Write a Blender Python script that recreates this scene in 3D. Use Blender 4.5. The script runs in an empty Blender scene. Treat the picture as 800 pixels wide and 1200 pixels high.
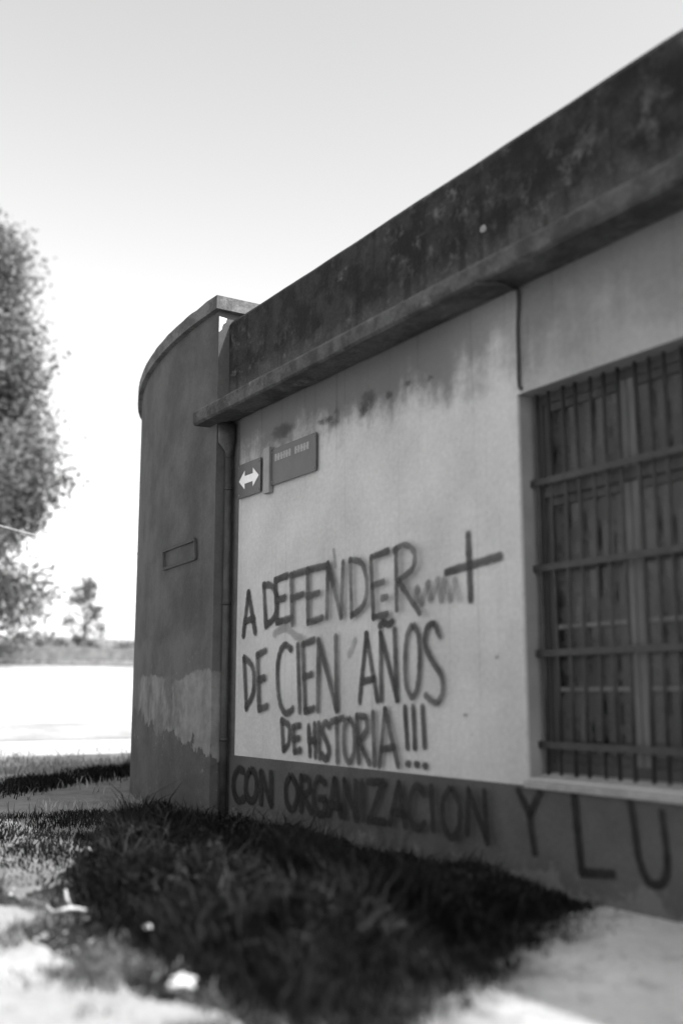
import bpy, bmesh, math, random
import numpy as np
from mathutils import Vector, noise as mnoise

random.seed(7); rng = np.random.default_rng(7)
SC = bpy.context.scene
COL = SC.collection

# ------------------------------------------------------------------ camera
FPX, W, H = 1250.0, 800.0, 1200.0
PITCH = math.atan(215 / FPX)
YAW = math.atan(800 * math.cos(PITCH) / FPX)        # between the wall direction and the lens axis
CAM = Vector((0.0, -4.5, 1.15))
RIGHT = Vector((math.sin(YAW), math.cos(YAW), 0))
FWD = Vector((-math.cos(YAW) * math.cos(PITCH), math.sin(YAW) * math.cos(PITCH), math.sin(PITCH)))
UP = RIGHT.cross(FWD)
cd = bpy.data.cameras.new('camera'); cam = bpy.data.objects.new('camera', cd); COL.objects.link(cam)
cam.location = CAM
cam.rotation_euler = FWD.to_track_quat('-Z', 'Y').to_euler()
cd.sensor_fit = 'VERTICAL'; cd.sensor_height = 36; cd.sensor_width = 24
cd.lens = FPX / H * 36
cd.clip_start = 0.05; cd.clip_end = 4000
cd.dof.use_dof = True; cd.dof.focus_distance = 10.5; cd.dof.aperture_fstop = 0.56
SC.camera = cam

# ------------------------------------------------------------------ sky, sun, exposure (a monochrome film: every colour is neutral)
SUN = Vector((0.90, 0.33, 1.0)).normalized()         # towards the sun: behind the building, from the right
elev = math.asin(SUN.z)
wd = bpy.data.worlds.new('World'); SC.world = wd; wd.use_nodes = True
nt = wd.node_tree
for n in list(nt.nodes): nt.nodes.remove(n)
sky = nt.nodes.new('ShaderNodeTexSky'); sky.sky_type = 'NISHITA'; sky.sun_disc = False
sky.sun_elevation = elev
sky.sun_rotation = math.atan2(SUN.x, SUN.y)
sky.air_density = 1.0; sky.dust_density = 2.5; sky.ozone_density = 1.0
bw = nt.nodes.new('ShaderNodeRGBToBW')
bg = nt.nodes.new('ShaderNodeBackground'); bg.inputs['Strength'].default_value = 0.15
wo = nt.nodes.new('ShaderNodeOutputWorld')
nt.links.new(sky.outputs[0], bw.inputs[0]); nt.links.new(bw.outputs[0], bg.inputs['Color']); nt.links.new(bg.outputs[0], wo.inputs['Surface'])
sl = bpy.data.lights.new('sun', 'SUN'); sl.energy = 2.7; sl.angle = math.radians(0.6); sl.color = (1, 1, 1)
so = bpy.data.objects.new('sun', sl); COL.objects.link(so)
so.rotation_euler = (-SUN).to_track_quat('-Z', 'Y').to_euler(); so.location = (6, 6, 12)
SC.view_settings.view_transform = 'Standard'; SC.view_settings.look = 'None'
SC.view_settings.gamma = 1; SC.view_settings.exposure = 1.65
SC.render.engine = 'CYCLES'
SC.cycles.transparent_max_bounces = 24

# ------------------------------------------------------------------ helpers
def ray(x, y): return FWD + RIGHT * ((x - 400) / FPX) + UP * ((600 - y) / FPX)
def on_wall(x, y, Y=0.0):
    d = ray(x, y); return CAM + d * ((Y - CAM.y) / d.y)
def on_ground(x, y, Z=0.0):
    d = ray(x, y); return CAM + d * ((Z - CAM.z) / d.z)

def link(name, me, mat=None, parent=None):
    o = bpy.data.objects.new(name, me); COL.objects.link(o)
    if mat is not None: me.materials.append(mat)
    if parent is not None: o.parent = parent
    return o
def empty(name, loc=(0, 0, 0)):
    o = bpy.data.objects.new(name, None); COL.objects.link(o); o.location = loc; o.empty_display_size = 0.2
    return o
def tag(o, label=None, cat=None, group=None, kind=None):
    if label: o['label'] = label
    if cat: o['category'] = cat
    if group: o['group'] = group
    if kind: o['kind'] = kind
    return o
def mesh(name, v, f, smooth=False):
    me = bpy.data.meshes.new(name); me.from_pydata([tuple(p) for p in v], [], f); me.update()
    if smooth:
        for p in me.polygons: p.use_smooth = True
    return me
def bm_mesh(name, bm, smooth=False, bevel=0.0):
    if bevel: bmesh.ops.bevel(bm, geom=list(bm.edges), offset=bevel, segments=2, affect='EDGES', profile=.6)
    bmesh.ops.recalc_face_normals(bm, faces=bm.faces)
    me = bpy.data.meshes.new(name); bm.to_mesh(me); bm.free()
    if smooth:
        for p in me.polygons: p.use_smooth = True
    return me
def box(bm, a, b):
    vs = [bm.verts.new((x, y, z)) for x in (a[0], b[0]) for y in (a[1], b[1]) for z in (a[2], b[2])]
    for f in ((0, 1, 3, 2), (4, 6, 7, 5), (0, 4, 5, 1), (2, 3, 7, 6), (0, 2, 6, 4), (1, 5, 7, 3)): bm.faces.new([vs[i] for i in f])
def box_obj(name, a, b, mat, parent=None, bevel=0.0):
    bm = bmesh.new(); box(bm, a, b); return link(name, bm_mesh(name, bm, bevel=bevel), mat, parent)
def tube_mesh(name, pts, radii, n=8):
    v, f = [], []
    pts = [Vector(p) for p in pts]
    if not hasattr(radii, '__len__'): radii = [radii] * len(pts)
    for i, p in enumerate(pts):
        t = (pts[min(i + 1, len(pts) - 1)] - pts[max(i - 1, 0)]).normalized()
        a = t.orthogonal().normalized() if i == 0 else (a - t * a.dot(t)).normalized()
        b = t.cross(a)
        for k in range(n):
            q = 2 * math.pi * k / n; v.append(p + (a * math.cos(q) + b * math.sin(q)) * radii[i])
    for i in range(len(pts) - 1):
        for k in range(n):
            f.append((i * n + k, i * n + (k + 1) % n, (i + 1) * n + (k + 1) % n, (i + 1) * n + k))
    f.append(tuple(range(n))[::-1]); f.append(tuple(range((len(pts) - 1) * n, len(pts) * n)))
    return mesh(name, v, f, True)
def spline(pts, n=6):
    P = [Vector(p) for p in pts]
    if len(P) < 3: return P
    out = []
    for i in range(len(P) - 1):
        p0, p1, p2, p3 = P[max(i - 1, 0)], P[i], P[i + 1], P[min(i + 2, len(P) - 1)]
        for k in range(n):
            t = k / n
            out.append(0.5 * ((2 * p1) + (p2 - p0) * t + (2 * p0 - 5 * p1 + 4 * p2 - p3) * t * t + (3 * p1 - p0 - 3 * p2 + p3) * t ** 3))
    out.append(P[-1]); return out

# ------------------------------------------------------------------ materials
class M:
    def __init__(s, name, rough=0.9, spec=0.25):
        s.m = bpy.data.materials.new(name); s.m.use_nodes = True; s.t = s.m.node_tree
        s.b = s.t.nodes['Principled BSDF']; s.b.inputs['Roughness'].default_value = rough
        s.b.inputs['Specular IOR Level'].default_value = spec
        s.co = s.t.nodes.new('ShaderNodeTexCoord').outputs['Object']
    def n(s, typ, **kw):
        o = s.t.nodes.new(typ)
        for k, v in kw.items(): setattr(o, k, v)
        return o
    def l(s, a, b): s.t.links.new(a, b)
    def val(s, x, sock):
        if isinstance(x, (int, float)): sock.default_value = x
        else: s.l(x, sock)
    def math(s, op, a, b=0.0, clamp=False):
        o = s.n('ShaderNodeMath', operation=op, use_clamp=clamp); s.val(a, o.inputs[0]); s.val(b, o.inputs[1]); return o.outputs[0]
    def noise(s, scale, detail=5, rough=0.6, stretch=None, off=(0, 0, 0)):
        mp = s.n('ShaderNodeMapping'); s.l(s.co, mp.inputs[0])
        mp.inputs['Location'].default_value = off
        if stretch: mp.inputs['Scale'].default_value = stretch
        o = s.n('ShaderNodeTexNoise'); s.l(mp.outputs[0], o.inputs['Vector'])
        o.inputs['Scale'].default_value = scale; o.inputs['Detail'].default_value = detail; o.inputs['Roughness'].default_value = rough
        return o.outputs[0]
    def ramp(s, x, a, b, lo=0.0, hi=1.0):
        o = s.n('ShaderNodeMapRange', interpolation_type='SMOOTHSTEP'); s.val(x, o.inputs[0])
        for i, v in enumerate((a, b, lo, hi)): s.val(v, o.inputs[1 + i])
        return o.outputs[0]
    def mix(s, fac, a, b):
        o = s.n('ShaderNodeMix', data_type='FLOAT'); s.val(fac, o.inputs[0]); s.val(a, o.inputs[2]); s.val(b, o.inputs[3]); return o.outputs[0]
    def xyz(s):
        o = s.n('ShaderNodeSeparateXYZ'); s.l(s.co, o.inputs[0]); return o.outputs
    def color(s, x):
        if isinstance(x, (int, float)): s.b.inputs['Base Color'].default_value = (x, x, x, 1)
        else: s.l(x, s.b.inputs['Base Color'])
    def bump(s, h, dist=0.01, strength=0.6):
        o = s.n('ShaderNodeBump'); o.inputs['Strength'].default_value = strength; o.inputs['Distance'].default_value = dist
        s.l(h, o.inputs['Height']); s.l(o.outputs[0], s.b.inputs['Normal'])

def simple(name, lo, hi, scale=6, rough=0.85, bump=0.004, spec=0.25, stretch=None):
    m = M(name, rough, spec); a = m.noise(scale, 6, .65, stretch); b = m.noise(scale * 9, 4, .6, stretch)
    k = m.math('ADD', m.math('MULTIPLY', a, .65), m.math('MULTIPLY', b, .35))
    m.color(m.ramp(k, .36, .64, lo, hi)); m.bump(b, bump); return m.m

# limewashed front wall: pale, water stains running down from the cornice, grime patches
m = M('limewash'); x, y, z = m.xyz()
base = m.ramp(m.noise(1.3, 6, .6), .3, .7, .37, .47)
fine = m.ramp(m.noise(26, 4, .7), .3, .75, .9, 1.06)
base = m.math('MULTIPLY', base, fine)
drip = m.noise(1.0, 5, .65, (5.5, 1, .4)); cloud = m.noise(1.7, 6, .68, None, (3, 0, 1))
reach = m.math('ADD', m.math('MULTIPLY', m.math('SUBTRACT', z, 3.14), 1.9), m.math('MULTIPLY', m.math('SUBTRACT', cloud, .5), 2.4))
reach = m.math('ADD', reach, m.math('MULTIPLY', m.math('SUBTRACT', drip, .5), 1.1))
stain = m.math('MULTIPLY', m.ramp(reach, -.1, .85), m.ramp(x, -4.4, -6.2, .55, 1.0))
base = m.mix(m.math('MULTIPLY', stain, .88), base, .085)
# thin run marks and a darker tone right of the cable, deepening towards the top
runs = m.ramp(m.noise(1.0, 3, .5, (16, 1, .35), (7, 0, 0)), .58, .74)
base = m.math('MULTIPLY', base, m.math('SUBTRACT', 1.0, m.math('MULTIPLY', runs, .16)))
old = m.math('MULTIPLY', m.ramp(m.math('ADD', x, m.math('MULTIPLY', cloud, .06)), -4.98, -4.93), m.ramp(z, 2.2, 3.2))
base = m.math('MULTIPLY', base, m.math('SUBTRACT', 1.0, m.math('MULTIPLY', old, .38)))
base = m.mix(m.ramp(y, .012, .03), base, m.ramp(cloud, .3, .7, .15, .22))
specks = m.ramp(m.noise(34, 2, .5, None, (5, 5, 5)), .70, .78)
base = m.math('MULTIPLY', base, m.math('SUBTRACT', 1.0, m.math('MULTIPLY', specks, .35)))
m.color(base); m.bump(m.math('ADD', m.noise(9, 6, .7), m.math('MULTIPLY', m.noise(60, 3, .6), .3)), .012, .55)
LIME = m.m

# parapet and cornice: black mould over old render
def mould(name, lo, mid, hi, thr, foot=False):
    m = M(name); a = m.noise(2.6, 8, .7); b = m.noise(4.2, 8, .72, (1, 1, 1), (2, 1, 0)); c = m.noise(40, 4, .7)
    k = m.mix(m.ramp(a, .42, .6), lo, mid)
    k = m.mix(m.math('MULTIPLY', m.ramp(b, thr, thr + .2), m.ramp(m.noise(1.1, 4, .6, None, (4, 4, 1)), .38, .62, .15, .9)), k, hi)
    if foot:      # the render is less mouldy in its lowest courses; water runs above
        zz = m.math('ADD', m.xyz()[2], m.math('MULTIPLY', m.math('SUBTRACT', b, .5), .9))
        k = m.mix(m.math('MULTIPLY', m.ramp(zz, 4.26, 4.0), .75), k, .07)
        w = m.ramp(m.noise(1.0, 4, .6, (9, 1, .45), (1, 0, 2)), .5, .7); k = m.math('MULTIPLY', k, m.math('SUBTRACT', 1.0, m.math('MULTIPLY', w, .5)))
    k = m.math('MULTIPLY', k, m.ramp(c, .3, .7, .75, 1.2)); m.color(k)
    m.bump(m.math('ADD', b, m.math('MULTIPLY', c, .4)), .02, .7); return m.m
PARA = mould('mouldy_render', .007, .024, .13, .50, True)
CORN = mould('cornice_render', .035, .075, .14, .52)
COPE = mould('coping_render', .06, .12, .26, .6)

# rounded corner: dark painted render, scraped band with a ragged lower edge
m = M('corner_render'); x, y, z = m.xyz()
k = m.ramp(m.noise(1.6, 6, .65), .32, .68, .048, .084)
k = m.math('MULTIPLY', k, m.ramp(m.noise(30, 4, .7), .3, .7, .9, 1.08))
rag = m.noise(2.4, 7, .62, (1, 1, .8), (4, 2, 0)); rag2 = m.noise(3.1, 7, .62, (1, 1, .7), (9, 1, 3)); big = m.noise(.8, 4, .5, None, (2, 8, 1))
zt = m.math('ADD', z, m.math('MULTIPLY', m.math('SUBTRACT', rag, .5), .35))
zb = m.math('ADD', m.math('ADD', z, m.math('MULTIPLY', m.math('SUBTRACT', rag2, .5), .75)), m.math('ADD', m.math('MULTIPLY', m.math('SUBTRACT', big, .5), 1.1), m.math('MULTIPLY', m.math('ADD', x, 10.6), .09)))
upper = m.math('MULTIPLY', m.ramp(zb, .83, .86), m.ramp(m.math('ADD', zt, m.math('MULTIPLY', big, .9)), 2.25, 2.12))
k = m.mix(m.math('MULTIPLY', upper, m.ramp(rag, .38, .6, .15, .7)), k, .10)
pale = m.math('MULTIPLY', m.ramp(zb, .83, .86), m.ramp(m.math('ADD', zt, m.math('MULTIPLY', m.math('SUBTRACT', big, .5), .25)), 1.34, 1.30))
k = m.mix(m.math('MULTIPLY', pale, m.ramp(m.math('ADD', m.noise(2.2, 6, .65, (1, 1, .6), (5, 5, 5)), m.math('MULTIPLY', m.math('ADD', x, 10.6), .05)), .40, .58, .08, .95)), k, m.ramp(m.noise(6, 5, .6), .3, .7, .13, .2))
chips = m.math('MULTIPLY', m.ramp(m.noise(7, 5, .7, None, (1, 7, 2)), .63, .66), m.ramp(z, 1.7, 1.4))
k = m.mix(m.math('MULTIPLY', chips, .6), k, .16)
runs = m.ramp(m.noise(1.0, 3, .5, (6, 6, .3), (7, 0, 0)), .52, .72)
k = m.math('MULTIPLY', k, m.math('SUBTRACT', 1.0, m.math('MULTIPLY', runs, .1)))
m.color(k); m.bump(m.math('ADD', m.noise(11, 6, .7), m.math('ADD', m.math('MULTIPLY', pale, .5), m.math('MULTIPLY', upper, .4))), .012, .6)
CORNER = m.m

# dado: dark paint, scuffed, paler render worn out near the ground
m = M('dado_paint'); x, y, z = m.xyz()
k = m.ramp(m.noise(2.2, 6, .6), .3, .7, .058, .08)
wear = m.noise(5.5, 7, .68)
low = m.math('ADD', m.math('MULTIPLY', m.math('SUBTRACT', .22, z), 1.2), wear)
k = m.mix(m.math('MULTIPLY', m.ramp(low, .60, .72), .7), k, .13)
k = m.math('MULTIPLY', k, m.ramp(m.noise(40, 4, .7), .3, .7, .85, 1.12))
m.color(k); m.bump(m.noise(14, 6, .7), .012, .6); DADO = m.m

GREYEDGE = simple('bare_render', .075, .11, 5, .9, .01)
SILL = simple('sill_render', .2, .28, 7, .9, .008)
BACK = simple('rear_render', .3, .45, 1.5, .9, .01)
ROOF = simple('roof_screed', .2, .32, 2, .9, .01)
IRON = simple('iron_paint', .012, .03, 12, .55, .002, .4)
PIPE = simple('pipe_paint', .02, .045, 9, .6, .002, .4)
WOOD = simple('weathered_wood', .035, .065, 5, .75, .003, .3, (1, 1, .15))
MULL = simple('pale_worn_wood', .09, .15, 5, .8, .003, .25, (1, 1, .15))
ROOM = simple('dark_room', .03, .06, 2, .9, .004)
SIGNB = simple('sign_enamel', .045, .06, 5, .45, .0008, .4)
SIGNG = simple('sign_bracket', .15, .2, 8, .5, .001, .4)
SIGNW = simple('sign_white', .62, .74, 8, .5, .0006, .3)
SIGNT = simple('sign_lettering', .22, .30, 20, .6, .0006, .3)
CABLE = simple('cable_sheath', .03, .05, 10, .7, .001)
WIRE = simple('pale_wire', .45, .55, 3, .6, .001)
BARK = simple('bark', .06, .15, 4, .95, .03, .1, (1, 1, .25))
POLEW = simple('pole_wood', .12, .22, 4, .9, .01, .1, (1, 1, .2))
PAPER = simple('paper', .35, .6, 9, .9, .002)
TWIG = simple('dry_stalk', .35, .5, 20, .9, .002)

g = M('pane_glass', .2, .3); g.color(g.ramp(g.noise(3, 5, .6), .35, .65, .008, .045))
g.l(g.ramp(g.noise(6, 5, .7),   .35, .7, .12, .55), g.b.inputs['Roughness']); g.bump(g.noise(2.5, 2, .5), .006, .25); GLASS = g.m

# concrete, lot and soil
def concrete(name, lo, hi, edge=False):
    m = M(name); k = m.ramp(m.noise(1.1, 7, .65), .3, .7, lo, hi)
    k = m.math('MULTIPLY', k, m.ramp(m.noise(45, 4, .7), .3, .72, .8, 1.1))
    dirt = m.ramp(m.noise(3.5, 7, .7, None, (3, 3, 0)), .52, .68); k = m.mix(m.math('MULTIPLY', dirt, .5), k, lo * .5)
    if edge:      # soil trodden over the rim beside the grass
        X, Y, Z = m.xyz()
        d = m.math('ADD', m.math('MULTIPLY', m.math('ADD', X, 4.5), .842), m.math('MULTIPLY', Y, .539))
        d = m.math('ADD', d, m.math('MULTIPLY', m.math('SUBTRACT', m.noise(2.6, 7, .7), .5), 1.1))
        k = m.mix(m.ramp(d, -.15, .38), m.ramp(m.noise(30, 5, .7), .3, .7, .035, .09), k)
    m.color(k); m.bump(m.noise(60, 5, .7), .006, .6); return m.m
CONC = concrete('pale_concrete', .23, .36); APRON = concrete('apron_concrete', .36, .5, True)
m = M('pale_gravel_lot'); k = m.ramp(m.noise(.25, 7, .65), .3, .7, .30, .42)
k = m.math('MULTIPLY', k, m.ramp(m.noise(9, 5, .75), .3, .72, .8, 1.1)); m.color(k); m.bump(m.noise(18, 5, .7), .02, .6); LOT = m.m
m = M('soil', 1.0, 0.0); k = m.ramp(m.noise(2.2, 7, .7), .3, .7, .015, .05); m.color(k); m.bump(m.noise(24, 6, .75), .03, .8); SOIL = m.m
m = M('far_field'); k = m.ramp(m.noise(.35, 7, .7), .3, .7, .26, .42)
k = m.math('MULTIPLY', k, m.ramp(m.noise(5, 5, .75), .3, .72, .7, 1.15)); m.color(k); m.bump(m.noise(14, 5, .7), .05, .7); FIELD = m.m
WALKD = simple('worn_path', .10, .18, 2.5, .9, .008)
KERBM = simple('kerb_stone', .07, .14, 3, .9, .01)

def leaf_mat(name, lo, hi, trans=.25, spec=.1):
    m = M(name, .85, spec)
    at = m.n('ShaderNodeAttribute', attribute_name='tone'); m.color(m.ramp(at.outputs['Fac'], 0, 1, lo, hi))
    tr = m.n('ShaderNodeBsdfTranslucent'); m.l(m.ramp(at.outputs['Fac'], 0, 1, lo, hi), tr.inputs['Color'])
    mx = m.n('ShaderNodeMixShader'); mx.inputs[0].default_value = trans
    m.l(m.b.outputs[0], mx.inputs[1]); m.l(tr.outputs[0], mx.inputs[2])
    m.l(mx.outputs[0], m.t.nodes['Material Output'].inputs['Surface']); return m.m
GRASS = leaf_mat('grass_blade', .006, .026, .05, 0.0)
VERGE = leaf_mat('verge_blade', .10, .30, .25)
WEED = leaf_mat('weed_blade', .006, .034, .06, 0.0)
VERGE2 = leaf_mat('fringe_blade', .05, .16, .2)
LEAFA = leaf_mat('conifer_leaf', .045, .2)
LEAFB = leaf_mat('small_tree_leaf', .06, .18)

# paint sprayed / brushed on the wall: soft edges from an edge attribute
def paint_mat(name, col, dens):
    m = M(name, .8, .2); m.color(m.ramp(m.noise(6, 4, .6), .3, .7, col * .7, col * 1.4))
    at = m.n('ShaderNodeAttribute', attribute_name='cover').outputs['Fac']
    n1 = m.noise(14, 5, .7); n2 = m.noise(70, 3, .7)
    k = m.math('ADD', at, m.math('MULTIPLY', m.math('SUBTRACT', n1, .5), .7))
    k = m.math('ADD', k, m.math('MULTIPLY', m.math('SUBTRACT', n2, .5), .5))
    a = m.math('MULTIPLY', m.ramp(k, .18, .78), m.ramp(m.noise(2.8, 3, .6, None, (3, 1, 6)), .36, .64, dens * .74, dens))
    m.bump(m.math('ADD', m.noise(9, 6, .7), m.math('MULTIPLY', m.noise(60, 3, .6), .3)), .012, .55)
    a = m.math('MULTIPLY', a, m.ramp(at, 0, .25))
    m.l(a, m.b.inputs['Alpha']); return m.m
SPRAY = paint_mat('black_spray', .045, .93)
SPRAYF = paint_mat('faded_spray', .1, .34)
BRUSH = paint_mat('black_brush', .012, .95)
STAINM = paint_mat('dark_stain', .05, .5)

# ------------------------------------------------------------------ terrain
def terrain(X):
    t = max(0.0, -X - 17.0)
    if t <= 0: return 0.0
    t = min(t, 42.0)
    return .11 * (t - 4 * (1 - math.exp(-t / 4)))
def sheet(name, xs, y0, y1, dz, mat, ny=1):
    v, f = [], []
    ys = [y0 + (y1 - y0) * j / ny for j in range(ny + 1)]
    for X in xs:
        for Y in ys: v.append((X, Y, terrain(X) + dz))
    n = ny + 1
    for i in range(len(xs) - 1):
        for j in range(ny): f.append((i * n + j, (i + 1) * n + j, (i + 1) * n + j + 1, i * n + j + 1))
    return link(name, mesh(name, v, f), mat)
XG = [1500, 300, 60, 10, 0] + [-17 - i for i in range(43)] + [-75, -120, -300, -1500]
XG = sorted(set(XG), reverse=True)
tag(sheet('ground', XG, -1500, 1500, 0, FIELD), kind='structure')
tag(sheet('gravel_lot', [-19.5] + [-20 - i for i in range(16)], -26, 40, .012, LOT), kind='structure')

tag(sheet('dirt_strip', [-22.0, -23.0, -24.0, -25.0], -26, 40, .024, simple('damp_dirt', .2, .3, .8, .95, .02)), kind='structure')
# front pavement, ragged inner edge
def ragged(name, pts, mat, z0, z1, amp=.05, step=.12):
    out = []
    n = len(pts)
    for i in range(n):
        a, b = Vector(pts[i]), Vector(pts[(i + 1) % n]); L = (b - a).length; k = max(1, int(L / step)) if pts[i][2] else 1
        for j in range(k):
            p = a.lerp(b, j / k)
            if pts[i][2] and j:
                d = mnoise.noise(Vector((p.x * 2.1, p.y * 2.1, 3.3))) * amp * 1.6 + mnoise.noise(Vector((p.x * 9, p.y * 9, 1.3))) * amp * .7
                nrm = Vector((-(b - a).y, (b - a).x, 0)).normalized(); p = p + nrm * d
            out.append((p.x, p.y))
    m_ = len(out)
    v = [(a, b, z1) for a, b in out] + [(a, b, z0) for a, b in out]
    f = [tuple(range(m_))] + [(i, m_ + i, m_ + (i + 1) % m_, (i + 1) % m_) for i in range(m_)]
    bm = bmesh.new(); me = mesh(name, v, f); bm.from_mesh(me); bmesh.ops.recalc_face_normals(bm, faces=bm.faces); bm.to_mesh(me); bm.free()
    return link(name, me, mat)
tag(ragged('pavement', [(9, -7.5, 0), (9, -2.82, 1), (-16, -2.78, 0), (-16, -7.5, 0)], CONC, -.05, .03, .17), kind='structure')
tag(ragged('concrete_apron', [(-4.5, -.025, 1), (-4.25, -.5, 1), (-3.95, -1.05, 1), (-3.68, -1.6, 1), (-3.3, -2.2, 1), (-2.7, -2.7, 0), (6, -2.7, 0), (6, -.025, 0)], APRON, -.05, .014, .14), kind='structure')
tag(sheet('soil_bed', [-2.8, -5, -8, -10.7], -2.9, -.01, .006, SOIL), kind='structure')
tag(ragged('worn_path', [(-6.0, -2.66, 1), (-7.5, -1.95, 1), (-9.0, -1.25, 1), (-10.4, -.45, 1), (-10.9, 0.2, 0), (-11.6, .4, 0), (-13.2, .85, 1), (-15.0, 1.4, 1), (-16.4, -2.66, 0)], WALKD, -.05, .012, .15), kind='structure')
tag(sheet('kerb', [-42.0, -42.5], -30, 45, .22, KERBM), kind='structure')
o = bpy.data.objects['kerb']; o.data.materials.clear(); o.data.materials.append(KERBM)
sol = o.modifiers.new('thick', 'SOLIDIFY'); sol.thickness = .5; sol.offset = -1

# ------------------------------------------------------------------ building
BLD = empty('corner_building', (-6.5, 0, 0))
tag(BLD, 'old single-storey corner building with stained pale wall, painted slogans and rounded dark corner', 'building')
BINV = Vector((6.5, 0, 0))
def part(name, me, mat, parent=BLD):
    """child of the building whose mesh is written in place (shifted so that it sits right under the Empty)"""
    o = link(name, me, mat, parent)
    if parent is BLD: o.matrix_parent_inverse.identity(); o.location = BINV
    return o
def pbox(name, a, b, mat, parent=BLD, bevel=0.0):
    bm = bmesh.new(); box(bm, a, b); return part(name, bm_mesh(name, bm, bevel=bevel), mat, parent)

XL, XR = -9.12, 5.0
WX0, WX1, WZ0, WZ1 = -5.02, -3.49, .66, 3.06
# front wall with the window opening (plane Y=0), reveals 0.32 deep
def front_wall():
    bm = bmesh.new(); st = .2
    def lines(a, b, extra):
        n = int((b - a) / st); s = [a + (b - a) * i / n for i in range(n + 1)]
        s = [q for q in s if all(abs(q - e) > .07 for e in extra)] + extra
        return sorted(set(s))
    xs = lines(-8.96, XR, [WX0, WX1]); zs = lines(0.0, 3.79, [WZ0, WZ1])
    V = {}
    for i, X in enumerate(xs):
        for j, Z in enumerate(zs):
            d = mnoise.noise(Vector((X * .8, 0, Z * .8))) * .006
            if X in (WX0, WX1) and WZ0 <= Z <= WZ1: d = mnoise.noise(Vector((X, 3, Z * 4))) * .003
            V[i, j] = bm.verts.new((X, d, Z))
    for i in range(len(xs) - 1):
        for j in range(len(zs) - 1):
            if xs[i] >= WX0 and xs[i + 1] <= WX1 and zs[j] >= WZ0 and zs[j + 1] <= WZ1: continue
            bm.faces.new((V[i, j], V[i + 1, j], V[i + 1, j + 1], V[i, j + 1]))
    bm.edges.ensure_lookup_table()
    hole = [e for e in bm.edges if e.is_boundary and all(WX0 - .01 <= v.co.x <= WX1 + .01 and WZ0 - .01 <= v.co.z <= WZ1 + .01 for v in e.verts)]
    r = bmesh.ops.extrude_edge_only(bm, edges=hole)
    for v in r['geom']:
        if isinstance(v, bmesh.types.BMVert): v.co.y = .32
    return bm_mesh('wall', bm)
part('wall', front_wall(), LIME)
pbox('wall_edge', (XL - .02, -.004, 0), (-8.96, .3, 3.79), GREYEDGE)
pbox('dado', (-9.03, -.022, 0), (XR, .10, .612), DADO, bevel=.006)

# rounded corner block: plan line, gently curved then tighter
FY = -.17
def plan(off):
    P = []
    a0 = math.radians(24); R1, R2 = 9.5, 3.0
    P.append((XL, FY - off))
    c1 = Vector((-9.3, FY + R1))
    for i in range(33):
        a = a0 * i / 32; P.append((c1.x - (R1 + off) * math.sin(a), c1.y - (R1 + off) * math.cos(a)))
    pe = Vector((c1.x - R1 * math.sin(a0), c1.y - R1 * math.cos(a0))); c2 = pe + Vector((math.sin(a0), math.cos(a0))) * R2
    for i in range(1, 17):
        a = a0 + (math.pi / 2 - a0) * i / 16; P.append((c2.x - (R2 + off) * math.sin(a), c2.y - (R2 + off) * math.cos(a)))
    P.append((P[-1][0], 8.0 + min(off, 0.0)))
    return P
def band(name, out, inn, z0, z1, mat, dx=0.0, nz=1, jit=0.0):
    A, B = plan(out), plan(inn)
    A[0] = (A[0][0] + dx, A[0][1]); B[0] = (B[0][0] + dx, B[0][1])
    bm = bmesh.new(); n = len(A); zs = [z0 + (z1 - z0) * k / nz for k in range(nz + 1)]
    def jz(i, k): return mnoise.noise(Vector((i * .55, k * 3., z1))) * jit if k == nz else 0
    va = [[bm.verts.new((A[i][0], A[i][1], zs[k] + jz(i, k))) for i in range(n)] for k in range(nz + 1)]
    vb = [[bm.verts.new((B[i][0], B[i][1], zs[k] + jz(i, k))) for i in range(n)] for k in range(nz + 1)]
    for k in range(nz):
        for i in range(n - 1):
            bm.faces.new((va[k][i], va[k][i + 1], va[k + 1][i + 1], va[k + 1][i])); bm.faces.new((vb[k][i + 1], vb[k][i], vb[k + 1][i], vb[k + 1][i + 1]))
        for i in (0, n - 1): bm.faces.new((va[k][i], va[k + 1][i], vb[k + 1][i], vb[k][i]))
    for k in (0, nz):
        for i in range(n - 1): bm.faces.new((va[k][i], vb[k][i], vb[k][i + 1], va[k][i + 1]))
    me = bm_mesh(name, bm); return part(name, me, mat)
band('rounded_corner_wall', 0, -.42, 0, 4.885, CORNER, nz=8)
band('coping', .055, -.47, 4.885, 5.02, COPE, dx=.06, jit=.012)

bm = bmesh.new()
pv = [(-.168, 4.83), (-.085, 4.82), (-.10, 4.775), (-.13, 4.75), (-.14, 4.70), (-.168, 4.67)]  # pale patch on the upper return: its brightness stands in for sunlight
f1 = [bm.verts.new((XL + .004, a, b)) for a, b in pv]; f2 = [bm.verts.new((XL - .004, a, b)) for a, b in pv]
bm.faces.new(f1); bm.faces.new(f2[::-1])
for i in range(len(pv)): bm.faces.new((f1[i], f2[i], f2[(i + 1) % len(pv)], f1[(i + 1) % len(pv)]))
part('plaster_or_sunlit_patch', bm_mesh('plaster_or_sunlit_patch', bm), simple('sunlit_return_pale', .5, .65, 6))
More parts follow.
